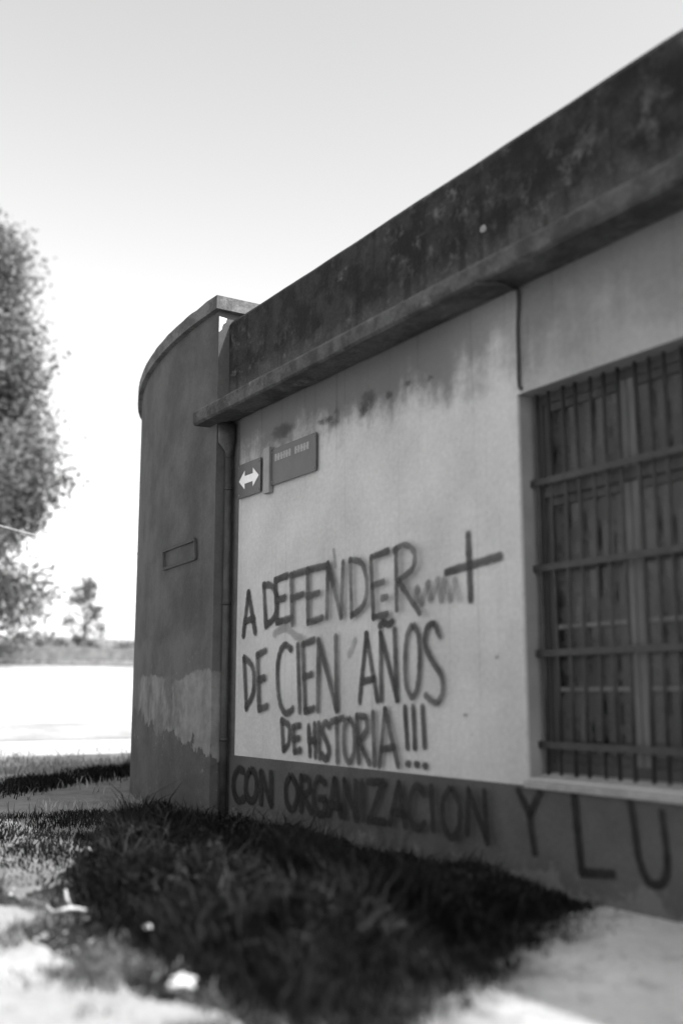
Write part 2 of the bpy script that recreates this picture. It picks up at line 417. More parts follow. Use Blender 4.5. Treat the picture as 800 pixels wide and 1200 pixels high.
# parapet and cornice along the main front
def extrude_profile(name, prof, x0, x1, mat, step=.25, jit=.006):
    n = int((x1 - x0) / step); v, f = [], []; m_ = len(prof)
    for i in range(n + 1):
        X = x0 + (x1 - x0) * i / n
        for j, (Y, Z) in enumerate(prof):
            dz = mnoise.noise(Vector((X * 1.7, j * 5.1, 2.2))) * jit + mnoise.noise(Vector((X * 6, j * 5.1, 7.2))) * jit * .6
            dy = mnoise.noise(Vector((X * 2.3, j * 3.7, 9.2))) * jit
            v.append((X, Y + dy, Z + dz))
    for i in range(n):
        for j in range(m_): f.append((i * m_ + j, i * m_ + (j + 1) % m_, (i + 1) * m_ + (j + 1) % m_, (i + 1) * m_ + j))
    f.append(tuple(range(m_))); f.append(tuple(range(n * m_, (n + 1) * m_))[::-1])
    bm = bmesh.new(); me = mesh(name, v, f); bm.from_mesh(me); bmesh.ops.recalc_face_normals(bm, faces=bm.faces); bm.to_mesh(me); bm.free()
    return part(name, me, mat)
extrude_profile('parapet', [(-.05, 3.90), (-.049, 4.15), (-.051, 4.45), (-.052, 4.76), (-.03, 4.795), (.15, 4.80), (.18, 4.77), (.18, 3.90)], XL + .004, XR, PARA, .12, .005)
extrude_profile('cornice', [(.02, 3.79), (-.04, 3.755), (-.12, 3.745), (-.325, 3.735), (-.345, 3.75), (-.35, 3.855), (-.335, 3.875), (.02, 3.93)], -9.29, XR, CORN, .12, .007)

# body behind: roof, rear and side walls
inn = plan(-.42)
pts = [(XR, .17), (-9.14, .17)] + [p for p in inn[2:]] + [(XR, 8.0)]
bm = bmesh.new(); top = [bm.verts.new((a, b, 4.25)) for a, b in pts]; bot = [bm.verts.new((a, b, 4.05)) for a, b in pts]
bm.faces.new(top); bm.faces.new(bot[::-1])
for i in range(len(pts)): bm.faces.new((top[i], bot[i], bot[(i + 1) % len(pts)], top[(i + 1) % len(pts)]))
bmesh.ops.triangulate(bm, faces=[f for f in bm.faces if len(f.verts) > 4]); part('roof', bm_mesh('roof', bm), ROOF)
pbox('rear_wall', (-14.93, 8.002, 0), (XR, 8.3, 4.5), BACK)
pbox('side_wall', (XR + .002, -.05, 0), (XR + .3, 8.3, 4.78), BACK)

# window: wooden casements, glass, iron grille, sill, dark room
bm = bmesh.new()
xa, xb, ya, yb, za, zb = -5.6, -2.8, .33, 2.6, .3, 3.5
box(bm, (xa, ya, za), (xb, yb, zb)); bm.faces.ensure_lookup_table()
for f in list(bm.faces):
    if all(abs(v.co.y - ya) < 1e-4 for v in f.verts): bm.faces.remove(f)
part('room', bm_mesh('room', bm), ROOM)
YF = .16                                            # frame plane
bm = bmesh.new(); fw = .06
box(bm, (WX0, YF, WZ0), (WX0 + fw, YF + .09, WZ1)); box(bm, (WX1 - fw, YF, WZ0), (WX1, YF + .09, WZ1))
box(bm, (WX0 + fw, YF, WZ1 - fw), (WX1 - fw, YF + .09, WZ1)); box(bm, (WX0 + fw, YF, WZ0), (WX1 - fw, YF + .09, WZ0 + .09))
WIN = part('window', bm_mesh('window', bm), WOOD); WIN['label'] = 'tall wooden casement window with small panes'
def wbox(name, a, b, mat, parent, bevel=0.0):
    bm = bmesh.new(); box(bm, a, b); return link(name, bm_mesh(name, bm, bevel=bevel), mat, parent)
XM = (WX0 + WX1) / 2
zt = 2.42                                           # transom
wbox('transom', (WX0 + fw, YF - .01, zt - .035), (WX1 - fw, YF + .085, zt + .035), WOOD, WIN, .006)
for sx in (0, 1):
    x0 = WX0 + fw if sx == 0 else XM + .004; x1 = XM - .004 if sx == 0 else WX1 - fw
    for (z0, z1, rows) in ((WZ0 + .09, zt - .035, 4), (zt + .035, WZ1 - fw, 1)):
        s = .055
        wbox('stile', (x0, YF + .012, z0), (x0 + s, YF + .06, z1), MULL if sx else WOOD, WIN, .004); wbox('stile', (x1 - s, YF + .012, z0), (x1, YF + .06, z1), WOOD if sx else MULL, WIN, .004)
        wbox('rail', (x0 + s, YF + .014, z0), (x1 - s, YF + .058, z0 + s), WOOD, WIN, .004); wbox('rail', (x0 + s, YF + .014, z1 - s), (x1 - s, YF + .058, z1), WOOD, WIN, .004)
        h = (z1 - z0 - 2 * s) / rows
        for r in range(rows):
            if r: wbox('glazing_bar', (x0 + s, YF + .016, z0 + s + h * r - .014), (x1 - s, YF + .052, z0 + s + h * r + .014), MULL, WIN, .003)
            p = wbox('pane', (x0 + s, YF + .030, z0 + s + h * r + (.014 if r else 0)), (x1 - s, YF + .036, z0 + s + h * (r + 1) - (.014 if r < rows - 1 else 0)), GLASS, WIN)
# iron grille in the opening
bm = bmesh.new()
for z in (on_wall(627, 567, .11).z, on_wall(628, 667, .11).z, on_wall(629, 766, .11).z, on_wall(631, 872, .11).z):
    box(bm, (WX0 - .004, .092, z - .021), (WX1 + .004, .102, z + .021))
GR = part('window_grille', bm_mesh('window_grille', bm), IRON); GR['label'] = 'black iron grille of upright bars'
nb = 13
for i in range(nb):
    X = WX0 + .07 + (WX1 - WX0 - .14) * i / (nb - 1) + random.uniform(-.016, .016)
    link('bar', tube_mesh('bar', [(X, .112, WZ0 + .012), (X + random.uniform(-.012, .012), .112 + random.uniform(-.004, .006), 1.3), (X + random.uniform(-.012, .012), .112, 2.1), (X, .112, WZ1 - .004)], random.choice((.0095, .0105, .012)), 8), IRON, GR)
# sloping sill
bm = bmesh.new(); V8 = []
for X in (WX0 + .003, WX1 - .003):
    for Y, Z in ((-.04, .600), (.165, .600), (.165, .690), (-.04, .640)): V8.append(bm.verts.new((X, Y, Z)))
for f in ((0, 1, 2, 3), (4, 7, 6, 5), (0, 4, 5, 1), (1, 5, 6, 2), (2, 6, 7, 3), (3, 7, 4, 0)): bm.faces.new([V8[i] for i in f])
part('window_sill', bm_mesh('window_sill', bm, bevel=.008), SILL)

# downpipe in the angle between the rounded corner and the wall
PX, PY = -9.055, -.065
DP = part('downpipe', tube_mesh('downpipe', [(PX, PY, .02), (PX, PY, 1.2), (PX - .004, PY, 2.4), (PX, PY, 3.45)], .036, 12), PIPE)
link('hopper', tube_mesh('hopper', [(PX, PY, 3.40), (PX, PY, 3.47), (PX - .01, PY - .02, 3.56), (PX - .01, PY - .02, 3.73)], [.038, .045, .085, .088], 12), PIPE, DP)
for z in (.75, 2.0, 3.1): link('bracket', tube_mesh('bracket', [(PX, PY, z - .015), (PX, PY, z + .015)], .042, 12), IRON, DP)

# ------------------------------------------------------------------ lettering (traced stroke by stroke, laid on the wall plane)
def ribbon(v, f, c, pts, w, Y, closed=False):
    """pts: points (X,Z) on a plane; a strip with a soft edge: five rails, cover 0..1..0"""
    P = [Vector((p[0], p[1])) for p in pts]
    n = len(P); base = len(v)
    prof = ((-1, 0), (-.72, .55), (0, 1), (.72, .55), (1, 0))
    t0 = (P[1] - P[0]).normalized(); t1 = (P[-1] - P[-2]).normalized()
    rows = []
    if not closed:
        for s_, cv in ((-.9, 0.0), (-.6, .6)): rows.append((P[0] + t0 * s_ * w, t0, .65 if cv == 0 else .9, cv))
    for i in range(n):
        t = (P[min(i + 1, n - 1)] - P[max(i - 1, 0)]).normalized(); rows.append((P[i], t, 1.0, 1.0))
    if not closed:
        for s_, cv in ((.6, .6), (.9, 0.0)): rows.append((P[-1] + t1 * s_ * w, t1, .65 if cv == 0 else .9, cv))
    for p, t, ws, cv in rows:
        nn = Vector((-t.y, t.x)); j = 1 + random.uniform(-.09, .09)
        for u, k in prof:
            q = p + nn * u * w * ws * j; v.append((q.x, Y, q.y)); c.append(k * cv)
    m_ = len(prof)
    for i in range(len(rows) - 1):
        for k in range(m_ - 1):
            a = base + i * m_ + k; f.append((a, a + 1, a + m_ + 1, a + m_))
def word(label, strokes, wpx, Y, mat, curve=True, name='painted_word', zoom=None):
    v, f, c = [], [], []
    for i, s in enumerate(strokes):
        closed = s[0] == s[-1] and len(s) > 3
        sharp = len(s) > 0 and isinstance(s, list)
        pp = [on_wall(*(zoom(p) if zoom else p), Y) for p in s]
        q = [Vector((p.x, p.z, 0)) for p in pp]
        if isinstance(s, tuple): q = spline(q, 7)                 # tuple: smooth curve; list: straight strokes
        else:
            r = []
            for k in range(len(q) - 1):
                for t in range(4): r.append(q[k].lerp(q[k + 1], t / 4))
            r.append(q[-1]); q = r
        mid = s[len(s) // 2]; mid = zoom(mid) if zoom else mid
        dpt = (on_wall(mid[0], mid[1], Y) - CAM).dot(FWD)
        w = wpx * .5 * dpt / FPX
        if isinstance(s, list) and len(s) > 2:
            # split at the corners so that joints stay clean
            for k in range(len(s) - 1): ribbon(v, f, c, q[k * 4:k * 4 + 5], w, Y - .0006 * (i * 3 + k + 1))
        else: ribbon(v, f, c, q, w, Y - .0006 * (i * 3 + 1), closed)
    me = mesh(name, v, f)
    at = me.attributes.new('cover', 'FLOAT', 'POINT'); at.data.foreach_set('value', c)
    o = part(name, me, mat); o['label'] = label; return o
Z7 = lambda p: (260 + p[0] / 2, 600 + p[1] / 2)
S1 = [[(50,290),(62,188),(78,282)], [(54,256),(75,250)],]
WORDS1 = [
 ('sprayed letter A opening the slogan', S1),
 ('sprayed word DEFENDER', [
  [(98,170),(103,268)], ((98,172),(118,174),(130,205),(124,245),(103,266)),
  [(154,149),(126,160)], [(126,160),(130,258)], [(130,258),(160,250)], [(128,208),(150,201)],
  [(200,138),(165,148)], [(165,148),(168,262)], [(166,202),(193,193)],
  [(250,126),(205,136)], [(205,136),(206,260)], [(206,260),(240,248)], [(205,198),(232,190)],
  [(252,248),(254,122)], [(254,122),(286,246)], [(286,246),(291,118)],
  [(308,112),(311,245)], ((308,113),(334,120),(347,162),(341,215),(311,244)),
  [(398,92),(358,107)], [(358,107),(364,248)], [(364,248),(396,240)], [(360,174),(388,164)],
  [(418,88),(420,230)], ((414,92),(438,78),(461,95),(458,132),(424,162)), [(424,162),(475,238)], [(386,203),(398,200)]]),
 ('sprayed word DE above the dado', [
  [(52,342),(57,460)], ((52,342),(72,364),(74,420),(57,458)),
  [(103,325),(84,335)], [(84,335),(88,462)], [(88,462),(107,455)], [(86,394),(101,389)]]),
 ('sprayed word CIEN', [
  ((162,322),(146,312),(133,340),(130,395),(136,448),(150,472),(166,462)), [(178,312),(182,468)],
  [(216,300),(190,310)], [(190,310),(196,468)], [(196,468),(217,460)], [(193,387),(212,380)],
  [(227,465),(229,300)], [(229,300),(272,465)], [(272,465),(270,292)]]),
 ('sprayed word AÑOS', [
  [(322,445),(338,285)], [(338,285),(364,442)], [(328,398),(358,390)],
  [(374,440),(373,285)], [(373,285),(412,440)], [(412,440),(406,275)], ((372,268),(380,259),(391,264),(402,257)),
  ((450,262),(437,290),(432,350),(435,405),(448,434),(461,410),(466,350),(463,290),(450,262)),
  ((513,292),(500,263),(484,272),(479,310),(496,350),(517,384),(520,425),(504,448),(481,430))]),
 ('sprayed word DE before HISTORIA', [
  [(140,488),(144,558)], ((140,488),(158,503),(156,542),(144,557)),
  [(183,500),(168,504)], [(168,504),(171,562)], [(171,562),(185,558)], [(169,533),(182,530)]]),
 ('sprayed word HISTORIA', [
  [(203,502),(206,570)], [(217,497),(219,573)], [(204,537),(218,535)], [(228,496),(230,576)],
  ((253,503),(243,494),(236,513),(246,538),(252,562),(244,580),(235,568)),
  [(258,491),(286,483)], [(271,488),(273,586)],
  ((299,482),(289,508),(290,560),(300,586),(312,562),(312,506),(299,482)),
  [(320,478),(324,588)], ((320,479),(340,482),(343,510),(325,536)), [(325,536),(350,590)], [(359,470),(363,592)],
  [(375,595),(388,462)], [(388,462),(419,596)], [(380,556),(411,550)]]),
 ('three sprayed exclamation marks with dots', [[(428,458),(434,553)], [(448,456),(452,553)], [(470,456),(475,550)], [(434,590),(440,590)], [(455,592),(461,592)], [(475,595),(481,595)]]),
]
for lb, st in WORDS1: word(lb, st, 11.5, -.008, SPRAY, zoom=Z7)
word('thick sprayed plus sign', [[(576,52),(582,205)], [(525,141),(652,104)]], 14.5, -.008, SPRAY, zoom=Z7)
for st in ([[(452,215),(458,180)], [(458,180),(468,212)], [(468,212),(484,168)], [(484,168),(490,205)], [(490,205),(508,160)], [(508,160),(516,206)], [(516,206),(523,160)], [(523,160),(538,204)], [(538,204),(549,160)], [(549,160),(562,204)]],):
    word('faint illegible scribble before the plus sign', st, 15, -.0065, SPRAYF, zoom=Z7)
for st, w in ((((122,286),(150,272),(172,290),(195,300)), 13), (((262,90),(266,128)), 8), (((206,560),(214,520),(222,558),(228,520)), 13), (((298,335),(306,318),(312,300)), 13)):
    word('faint smudge of old paint', [st], w, -.0065, SPRAYF, zoom=Z7, name='smudge')
WORDS2 = [
 ('black painted word CON on the dado', [
  ((50,607),(38,603),(28,625),(28,655),(38,676),(52,672)),
  ((67,604),(57,625),(56,655),(66,677),(78,668),(82,638),(76,610),(67,604)),
  [(92,682),(92,609)], [(92,609),(116,685)], [(116,685),(116,612)]]),
 ('black painted word ORGANIZACION on the dado', [
  ((161,617),(150,640),(151,678),(163,697),(174,680),(176,645),(161,617)),
  [(186,699),(186,621)], ((186,622),(204,628),(205,654),(189,663)), [(189,663),(210,703)],
  ((242,636),(228,624),(217,650),(218,690),(230,708),(242,700),(242,672)), [(242,672),(230,671)],
  [(252,709),(266,627)], [(266,627),(281,713)], [(256,687),(277,689)],
  [(291,715),(291,629)], [(291,629),(318,719)], [(318,719),(318,632)], [(334,631),(337,721)],
  [(348,632),(384,633)], [(384,633),(351,722)], [(351,722),(389,725)],
  [(401,728),(422,636)], [(422,636),(438,737)], [(408,703),(433,706)],
  ((482,660),(466,641),(451,668),(451,716),(467,742),(485,728)), [(500,644),(505,744)],
  ((546,644),(529,675),(530,730),(549,763),(567,735),(566,680),(546,644)),
  [(586,754),(589,650)], [(589,650),(634,773)], [(634,773),(627,655)]])]
for lb, st in WORDS2: word(lb, st, 12.5, -.030, BRUSH, zoom=Z7)
word('black painted letter Y on the dado', [[(607,926),(620,955)], [(633,927),(620,955)], [(620,955),(626,999)]], 13.5, -.030, BRUSH)
word('black painted letter L on the dado', [[(672,931),(681,1022)], [(681,1022),(718,1024)]], 15, -.030, BRUSH)
word('black painted letter U on the dado', [((737,936),(742,966),(748,1008),(760,1034),(776,1034),(781,1008),(774,952))], 14, -.030, BRUSH)

# dark blotches where plaster has blown near the cornice
def blotch(cx, cy, rx, ry, Y=-.009, seed=0):
    v, f, c = [], [], []
    o = on_wall(cx, cy, Y); e = on_wall(cx + rx, cy, Y); u = on_wall(cx, cy - ry, Y)
    RX, RZ = abs(e.x - o.x), abs(u.z - o.z); n = 22
    v.append((o.x, Y, o.z)); c.append(1.0)
    for r, cv in ((.5, .7), (1.25, 0.0)):
        for k in range(n):
            a = 2 * math.pi * k / n; q = r * (1 + .45 * mnoise.noise(Vector((math.cos(a) * 1.5, math.sin(a) * 1.5, seed * 3.1))))
            v.append((o.x + RX * q * math.cos(a), Y, o.z + RZ * q * math.sin(a))); c.append(cv)
    for k in range(n):
        f.append((0, 1 + k, 1 + (k + 1) % n)); f.append((1 + k, 1 + n + k, 1 + n + (k + 1) % n, 1 + (k + 1) % n))
    me = mesh('stain', v, f); at = me.attributes.new('cover', 'FLOAT', 'POINT'); at.data.foreach_set('value', c)
    return part('stain', me, STAINM)
for i, (cx, cy, rx, ry) in enumerate([(392, 490, 10, 11), (380, 493, 12, 5), (426, 480, 7, 8), (455, 463, 5, 6), (478, 449, 4, 4), (503, 443, 4, 5), (495, 350, 9, 6), (430, 470, 12, 14), (330, 505, 14, 10), (582, 770, 3, 3), (545, 838, 4, 3)]):
    blotch(cx, cy, rx, ry, seed=i)

cp = on_wall(566, 268, -.056); bm = bmesh.new(); bmesh.ops.create_icosphere(bm, subdivisions=2, radius=.032)
for v in bm.verts: k = 1 + .5 * mnoise.noise(v.co * 40); v.co = Vector((v.co.x * k * 1.1 + cp.x, v.co.y * .12 + cp.y, v.co.z * k * .8 + cp.z))
part('plaster_or_sunlit_patch', bm_mesh('plaster_or_sunlit_patch', bm), simple('bare_plaster', .13, .24, 9))
# shallow raised frame on the rounded corner
def on_corner(x, y, off):
    d = ray(x, y); P = plan(off); best = None
    for i in range(len(P) - 1):
        a, b = Vector(P[i]), Vector(P[i + 1]); e = b - a
        den = d.x * e.y - d.y * e.x
        if abs(den) < 1e-9: continue
        t = ((a.x - CAM.x) * e.y - (a.y - CAM.y) * e.x) / den; s = ((a.x - CAM.x) * d.y - (a.y - CAM.y) * d.x) / den
        if t > 0 and -1e-6 <= s <= 1 + 1e-6 and (best is None or t < best): best = t
    return CAM + d * best
cn = [on_corner(*p, .012) for p in ((192, 646), (229, 632), (230, 654), (192.5, 667))]
def strips(name, corners, w, mat, parent):
    v, f = [], []
    for i in range(4):
        a, b = corners[i], corners[(i + 1) % 4]; t = (b - a).normalized()
        up = Vector((0, 0, 1)) if abs(t.z) < .5 else Vector((t.y, -t.x, 0)) if False else Vector((-.95, .2, 0)).normalized()
        nrm = Vector((-.15, -.98, 0)).normalized() * .016; k = len(v)
        for p in (a, b):
            for s in (-1, 1):
                for q in (0, 1): v.append(p + up * w * s + nrm * q - t * 0)
        f += [(k, k + 2, k + 6, k + 4), (k + 1, k + 5, k + 7, k + 3), (k, k + 4, k + 5, k + 1), (k + 2, k + 3, k + 7, k + 6), (k, k + 1, k + 3, k + 2), (k + 4, k + 6, k + 7, k + 5)]
    o = part(name, mesh(name, v, f), mat, parent); return o
pf = strips('plaque_frame', cn, .016, simple('plaque_dark', .035, .055, 6, .8, .003), BLD); pf['label'] = 'thin dark rectangular frame on the rounded corner'

# ------------------------------------------------------------------ street sign on the wall
so_ = on_wall(310, 575, -.02)
SG = empty('street_sign', (so_.x, 0, so_.z)); tag(SG, 'dark two-piece street sign with white double arrow fixed on pale wall', 'sign')
def quad_plate(name, px4, Y, th, mat, parent, bevel=.002):
    P = [on_wall(*p, Y) for p in px4]; bm = bmesh.new()
    a = [bm.verts.new(p - Vector(SG.location)) for p in P]; b = [bm.verts.new(p + Vector((0, th, 0)) - Vector(SG.location)) for p in P]
    bm.faces.new(a); bm.faces.new(b[::-1]); n = len(P)
    for i in range(n): bm.faces.new((a[i], b[i], b[(i + 1) % n], a[(i + 1) % n]))
    return link(name, bm_mesh(name, bm, bevel=bevel), mat, parent)
def rect_px(x0, x1, ya, yb, Y):      # true rectangle on the wall from its left edge
    A = on_wall(x0, ya, Y); B = on_wall(x0, yb, Y); C_ = on_wall(x1, ya, Y)
    return A.x, C_.x, B.z, A.z
def plate(name, X0, X1, Z0, Z1, Y, th, mat, parent, bevel=.002):
    bm = bmesh.new(); L = SG.location; box(bm, (X0 - L.x, Y - L.y, Z0 - L.z), (X1 - L.x, Y + th - L.y, Z1 - L.z)); return link(name, bm_mesh(name, bm, bevel=bevel), mat, parent)
ax0, ax1 = on_wall(279, 560, -.03).x, on_wall(305, 560, -.03).x
az0, az1 = on_wall(279, 585, -.03).z, on_wall(279, 546, -.03).z
AP = plate('arrow_plate', ax0, ax1, az0, az1, -.03, .012, SIGNB, SG)
bx0, bx1 = on_wall(308, 560, -.05).x, on_wall(315, 560, -.05).x
plate('bracket', bx0, bx1, on_wall(311, 578, -.05).z, on_wall(311, 525, -.05).z, -.05, .047, SIGNG, SG, .004)
nx0, nx1 = on_wall(317.5, 540, -.03).x, on_wall(370, 540, -.03).x
nz0, nz1 = on_wall(318, 569, -.03).z, on_wall(318, 527, -.03).z
NP = plate('name_plate', nx0, nx1, nz0, nz1, -.03, .012, SIGNB, SG)
# spacers reach the wall
for (p0, p1, c0, c1) in ((ax0, ax1, az0, az1), (nx0, nx1, nz0, nz1)):
    for s in (.2, .8): plate('spacer', p0 + (p1 - p0) * s - .01, p0 + (p1 - p0) * s + .01, (c0 + c1) / 2 - .01, (c0 + c1) / 2 + .01, -.0195, .0245, IRON, SG, 0)
for (p0, p1, c0, c1, pl) in ((ax0, ax1, az0, az1, AP), (nx0, nx1, nz0, nz1, NP)):
    for X, Z in ((p0 + .03, c0 + .03), (p1 - .03, c0 + .03), (p0 + .03, c1 - .03), (p1 - .03, c1 - .03)):
        c_ = Vector((X, -.0305, Z)) - SG.location; link('screw', tube_mesh('screw', [c_, c_ + Vector((0, -.004, 0))], .008, 8), SIGNG, pl)
cx_, cz_ = (ax0 + ax1) / 2, (az0 + az1) / 2; hw, hh = (ax1 - ax0) * .44, (az1 - az0) * .27
ar = [(-1, 0), (-.42, 1), (-.42, .42), (.42, .42), (.42, 1), (1, 0), (.42, -1), (.42, -.42), (-.42, -.42), (-.42, -1)]
bm = bmesh.new(); L = SG.location
a = [bm.verts.new((cx_ + hw * p - L.x, -.0335 - L.y, cz_ + hh * q - L.z)) for p, q in ar]; b = [bm.verts.new((v.co.x, -.0305 - L.y, v.co.z)) for v in a]
for q in ((0, 1, 2, 8, 9), (2, 3, 7, 8), (3, 4, 5, 6, 7)): bm.faces.new([a[i] for i in q])
for i in range(10): bm.faces.new((a[i], b[i], b[(i + 1) % 10], a[(i + 1) % 10]))
link('double_arrow', bm_mesh('double_arrow', bm), SIGNW, AP)
# two short words, too small in the picture to read: rows of letter-like strokes
zc = nz1 - (nz1 - nz0) * .27; lh = .032
for (w0, w1, n) in ((.09, .47, 6), (.54, .86, 5)):
    bm = bmesh.new()
    for k in range(n):
        u0 = w0 + (w1 - w0) * (k + .12) / n; u1 = w0 + (w1 - w0) * (k + .82) / n; X0 = nx0 + (nx1 - nx0) * u0; X1 = nx0 + (nx1 - nx0) * u1; t = .016
        box(bm, (X0 - L.x, -.0322 - L.y, zc - lh - L.z), (X0 + t - L.x, -.0304 - L.y, zc + lh - L.z))
        box(bm, (X1 - t - L.x, -.0322 - L.y, zc - lh - L.z), (X1 - L.x, -.0304 - L.y, zc + lh - L.z))
        q = (k * 7 + n) % 3; zz = zc + (lh - .009, 0, -lh + .009)[q]
        box(bm, (X0 + t - L.x, -.032 - L.y, zz - .008 - L.z), (X1 - t - L.x, -.0304 - L.y, zz + .008 - L.z))
        if k: box(bm, (X0 - (w1 - w0) * (nx1 - nx0) * .3 / n - .002 - L.x, -.0318 - L.y, zc - .004 - L.z), (X0 + .002 - L.x, -.0304 - L.y, zc + .004 - L.z))
    link('lettering', bm_mesh('lettering', bm), SIGNT, NP)

# ------------------------------------------------------------------ cable on the wall
pp = [on_wall(556, 316, -.34), on_wall(570, 315, -.29), on_wall(588, 318, -.2), on_wall(600, 325, -.09), on_wall(605.5, 337, -.03)] + [on_wall(*p, -.012) for p in ((607, 355), (606, 385), (607, 420), (608, 452))]
for q in pp[:4]: q.z = min(q.z, 3.728)
pp.append(pp[-1] + Vector((.02, .012, -.02)))
o = link('wall_cable', tube_mesh('wall_cable', spline([p - pp[-1] for p in pp], 5), .012, 8), CABLE); o.location = pp[-1]
tag(o, 'thin dark cable running from the cornice down to the window corner', 'cable')

# ------------------------------------------------------------------ trees, bushes, pole, wire
def leaves_mesh(name, clumps, per, size, flat=.5, seed=1):
    r = np.random.default_rng(seed); C = []; T = []; 
    for (c, rad, tone) in clumps:
        n = max(6, int(per * rad[0] * rad[2]))
        d = r.normal(size=(n, 3)); d /= np.linalg.norm(d, axis=1)[:, None]
        d *= (r.random(n) ** .42)[:, None] * (1 + .18 * r.normal(size=n))[:, None]
        C.append(np.array(c) + d * np.array(rad)); T.append(np.clip(tone + r.normal(0, .16, n), 0, 1))
    C = np.concatenate(C); T = np.concatenate(T); n = len(C)
    a = r.normal(size=(n, 3)); a /= np.linalg.norm(a, axis=1)[:, None]
    b = np.cross(a, r.normal(size=(n, 3))); b /= np.linalg.norm(b, axis=1)[:, None]
    s = size * (.6 + .8 * r.random(n))[:, None]
    V = np.stack([C - a * s, C + b * s * flat, C + a * s, C - b * s * flat], 1).reshape(-1, 3)
    me = bpy.data.meshes.new(name); me.vertices.add(4 * n); me.vertices.foreach_set('co', V.ravel())
    me.loops.add(4 * n); me.loops.foreach_set('vertex_index', np.arange(4 * n)); me.polygons.add(n)
    me.polygons.foreach_set('loop_start', np.arange(0, 4 * n, 4)); me.update(calc_edges=True)
    at = me.attributes.new('tone', 'FLOAT', 'POINT'); at.data.foreach_set('value', np.repeat(T, 4).astype(np.float32)); return me
def at_dist(x, s):
    d = ray(x, 800); h = Vector((d.x, d.y)).normalized(); X, Y = CAM.x + h.x * s, CAM.y + h.y * s
    return Vector((X, Y, terrain(X)))
def tree(name, label, x, s, h, prof, nclump, crad, per, leaf, mat, seed, trunk_r, trunk_h, group=None, flat=.5, tone=(.2, .9)):
    b = at_dist(x, s); r = random.Random(seed); E = empty(name, b); tag(E, label, 'tree', group)
    pts = [Vector((r.uniform(-.02, .02) * h * k / 6, r.uniform(-.02, .02) * h * k / 6, trunk_h * k / 6 - (.3 if k == 0 else 0))) for k in range(7)]
    link('trunk', tube_mesh('trunk', pts, [trunk_r * (1 - .13 * k) for k in range(7)], 9), BARK, E)
    cl = []
    for i in range(nclump):
        u = ((i + r.random()) / nclump) ** .85; rad = prof(u) * h; a = r.random() * 6.283; q = rad * (.45 + .55 * math.sqrt(r.random()))
        cr = crad * (.65 + .7 * r.random()); z = h * (.1 + .9 * u)
        cl.append(((q * math.cos(a), q * math.sin(a), z), (cr, cr, cr * r.uniform(.6, .95)), r.uniform(*tone)))
        if i % 4 == 0:
            zb = max(trunk_h * .15, z - cr * 1.5); zb = min(zb, trunk_h * .92)
            link('limb', tube_mesh('limb', [(0, 0, zb), (q * .5 * math.cos(a), q * .5 * math.sin(a), (zb + z) / 2), (q * .9 * math.cos(a), q * .9 * math.sin(a), z)], [trunk_r * .3, trunk_r * .2, trunk_r * .06], 5), BARK, E)
    link('crown', leaves_mesh('crown', cl, per, leaf, flat, seed), mat, E)
    return E
def conifer(u):
    return (.205 * (1 - u) ** .62 + .012) * (0.55 + .45 * min(1, u / .16))
tree('tall_conifer', 'tall broad conifer at the far side of the pale lot', -66, 43, 17.6, conifer, 92, 1.6, 420, .115, LEAFA, 3, .38, 16)
def roundish(u): return .23 * math.sin(math.pi * min(1, .12 + .86 * u)) ** .7
tree('slender_tree', 'small thin-leaved tree standing right of the tall conifer', 97, 47, 3.5, roundish, 64, .27, 800, .06, LEAFB, 12, .07, 2.9, tone=(.0, .5))
def shrub(label, x, s, h, w, seed):
    b = at_dist(x, s); r = random.Random(seed); E = empty('shrub', b); tag(E, label, 'shrub')
    cl = [((r.uniform(-w, w), r.uniform(-w, w), r.uniform(.1, 1) * h * .8), (h * .3, h * .3, h * .28), r.uniform(.1, .8)) for _ in range(16)]
    for k in range(4):
        c = cl[k][0]; link('stem', tube_mesh('stem', [(0, 0, -.1), (c[0] * .5, c[1] * .5, c[2] * .5), c], [.03, .02, .008], 5), BARK, E)
    link('foliage', leaves_mesh('foliage', cl, 400, .09, .5, seed), LEAFB, E)
shrub('low dark shrub on the rise beside the rounded corner', 157, 50, .75, .65, 21)
shrub('lower wispy shrub on the rise left of the dark shrub', 141, 52, .5, .45, 22)
shrub('small shrub at the foot of the slender tree', 112, 50, .5, .4, 23)
shrub('broad shrub under the tall conifer', 30, 46, 1.2, 1.4, 24)

# service wire: from a pole left of the view to the hidden flank of the rounded corner
pole_b = at_dist(-330, 24); PH = 6.9
PO = empty('utility_pole', pole_b); tag(PO, 'round wooden utility pole carrying the service wire', 'pole')
link('post', tube_mesh('post', [(0, 0, -.4), (0, 0, 3.5), (0, 0, PH)], [.14, .12, .1], 12), POLEW, PO)
bm = bmesh.new(); box(bm, (-.06, -.6, PH - .5), (.06 + .06, .6, PH - .38)); link('cross_arm', bm_mesh('cross_arm', bm), POLEW, PO)
pe = Vector((plan(0)[40][0], plan(0)[40][1], 0))
dd = ray(40, 610); hp = Vector((dd.x, dd.y)).normalized()
dist_c = (pe - Vector((CAM.x, CAM.y, 0))).length
pe.z = 3.12
ps = pole_b + Vector((0.1, 0, PH - .37))
o = link('service_wire', tube_mesh('service_wire', [ps.lerp(pe, k / 24) - pe - Vector((0, 0, .55 * 4 * (k / 24) * (1 - k / 24))) for k in range(25)], .008, 6), WIRE); o.location = pe
tag(o, 'pale overhead service wire crossing in front of the tall conifer', 'wire')

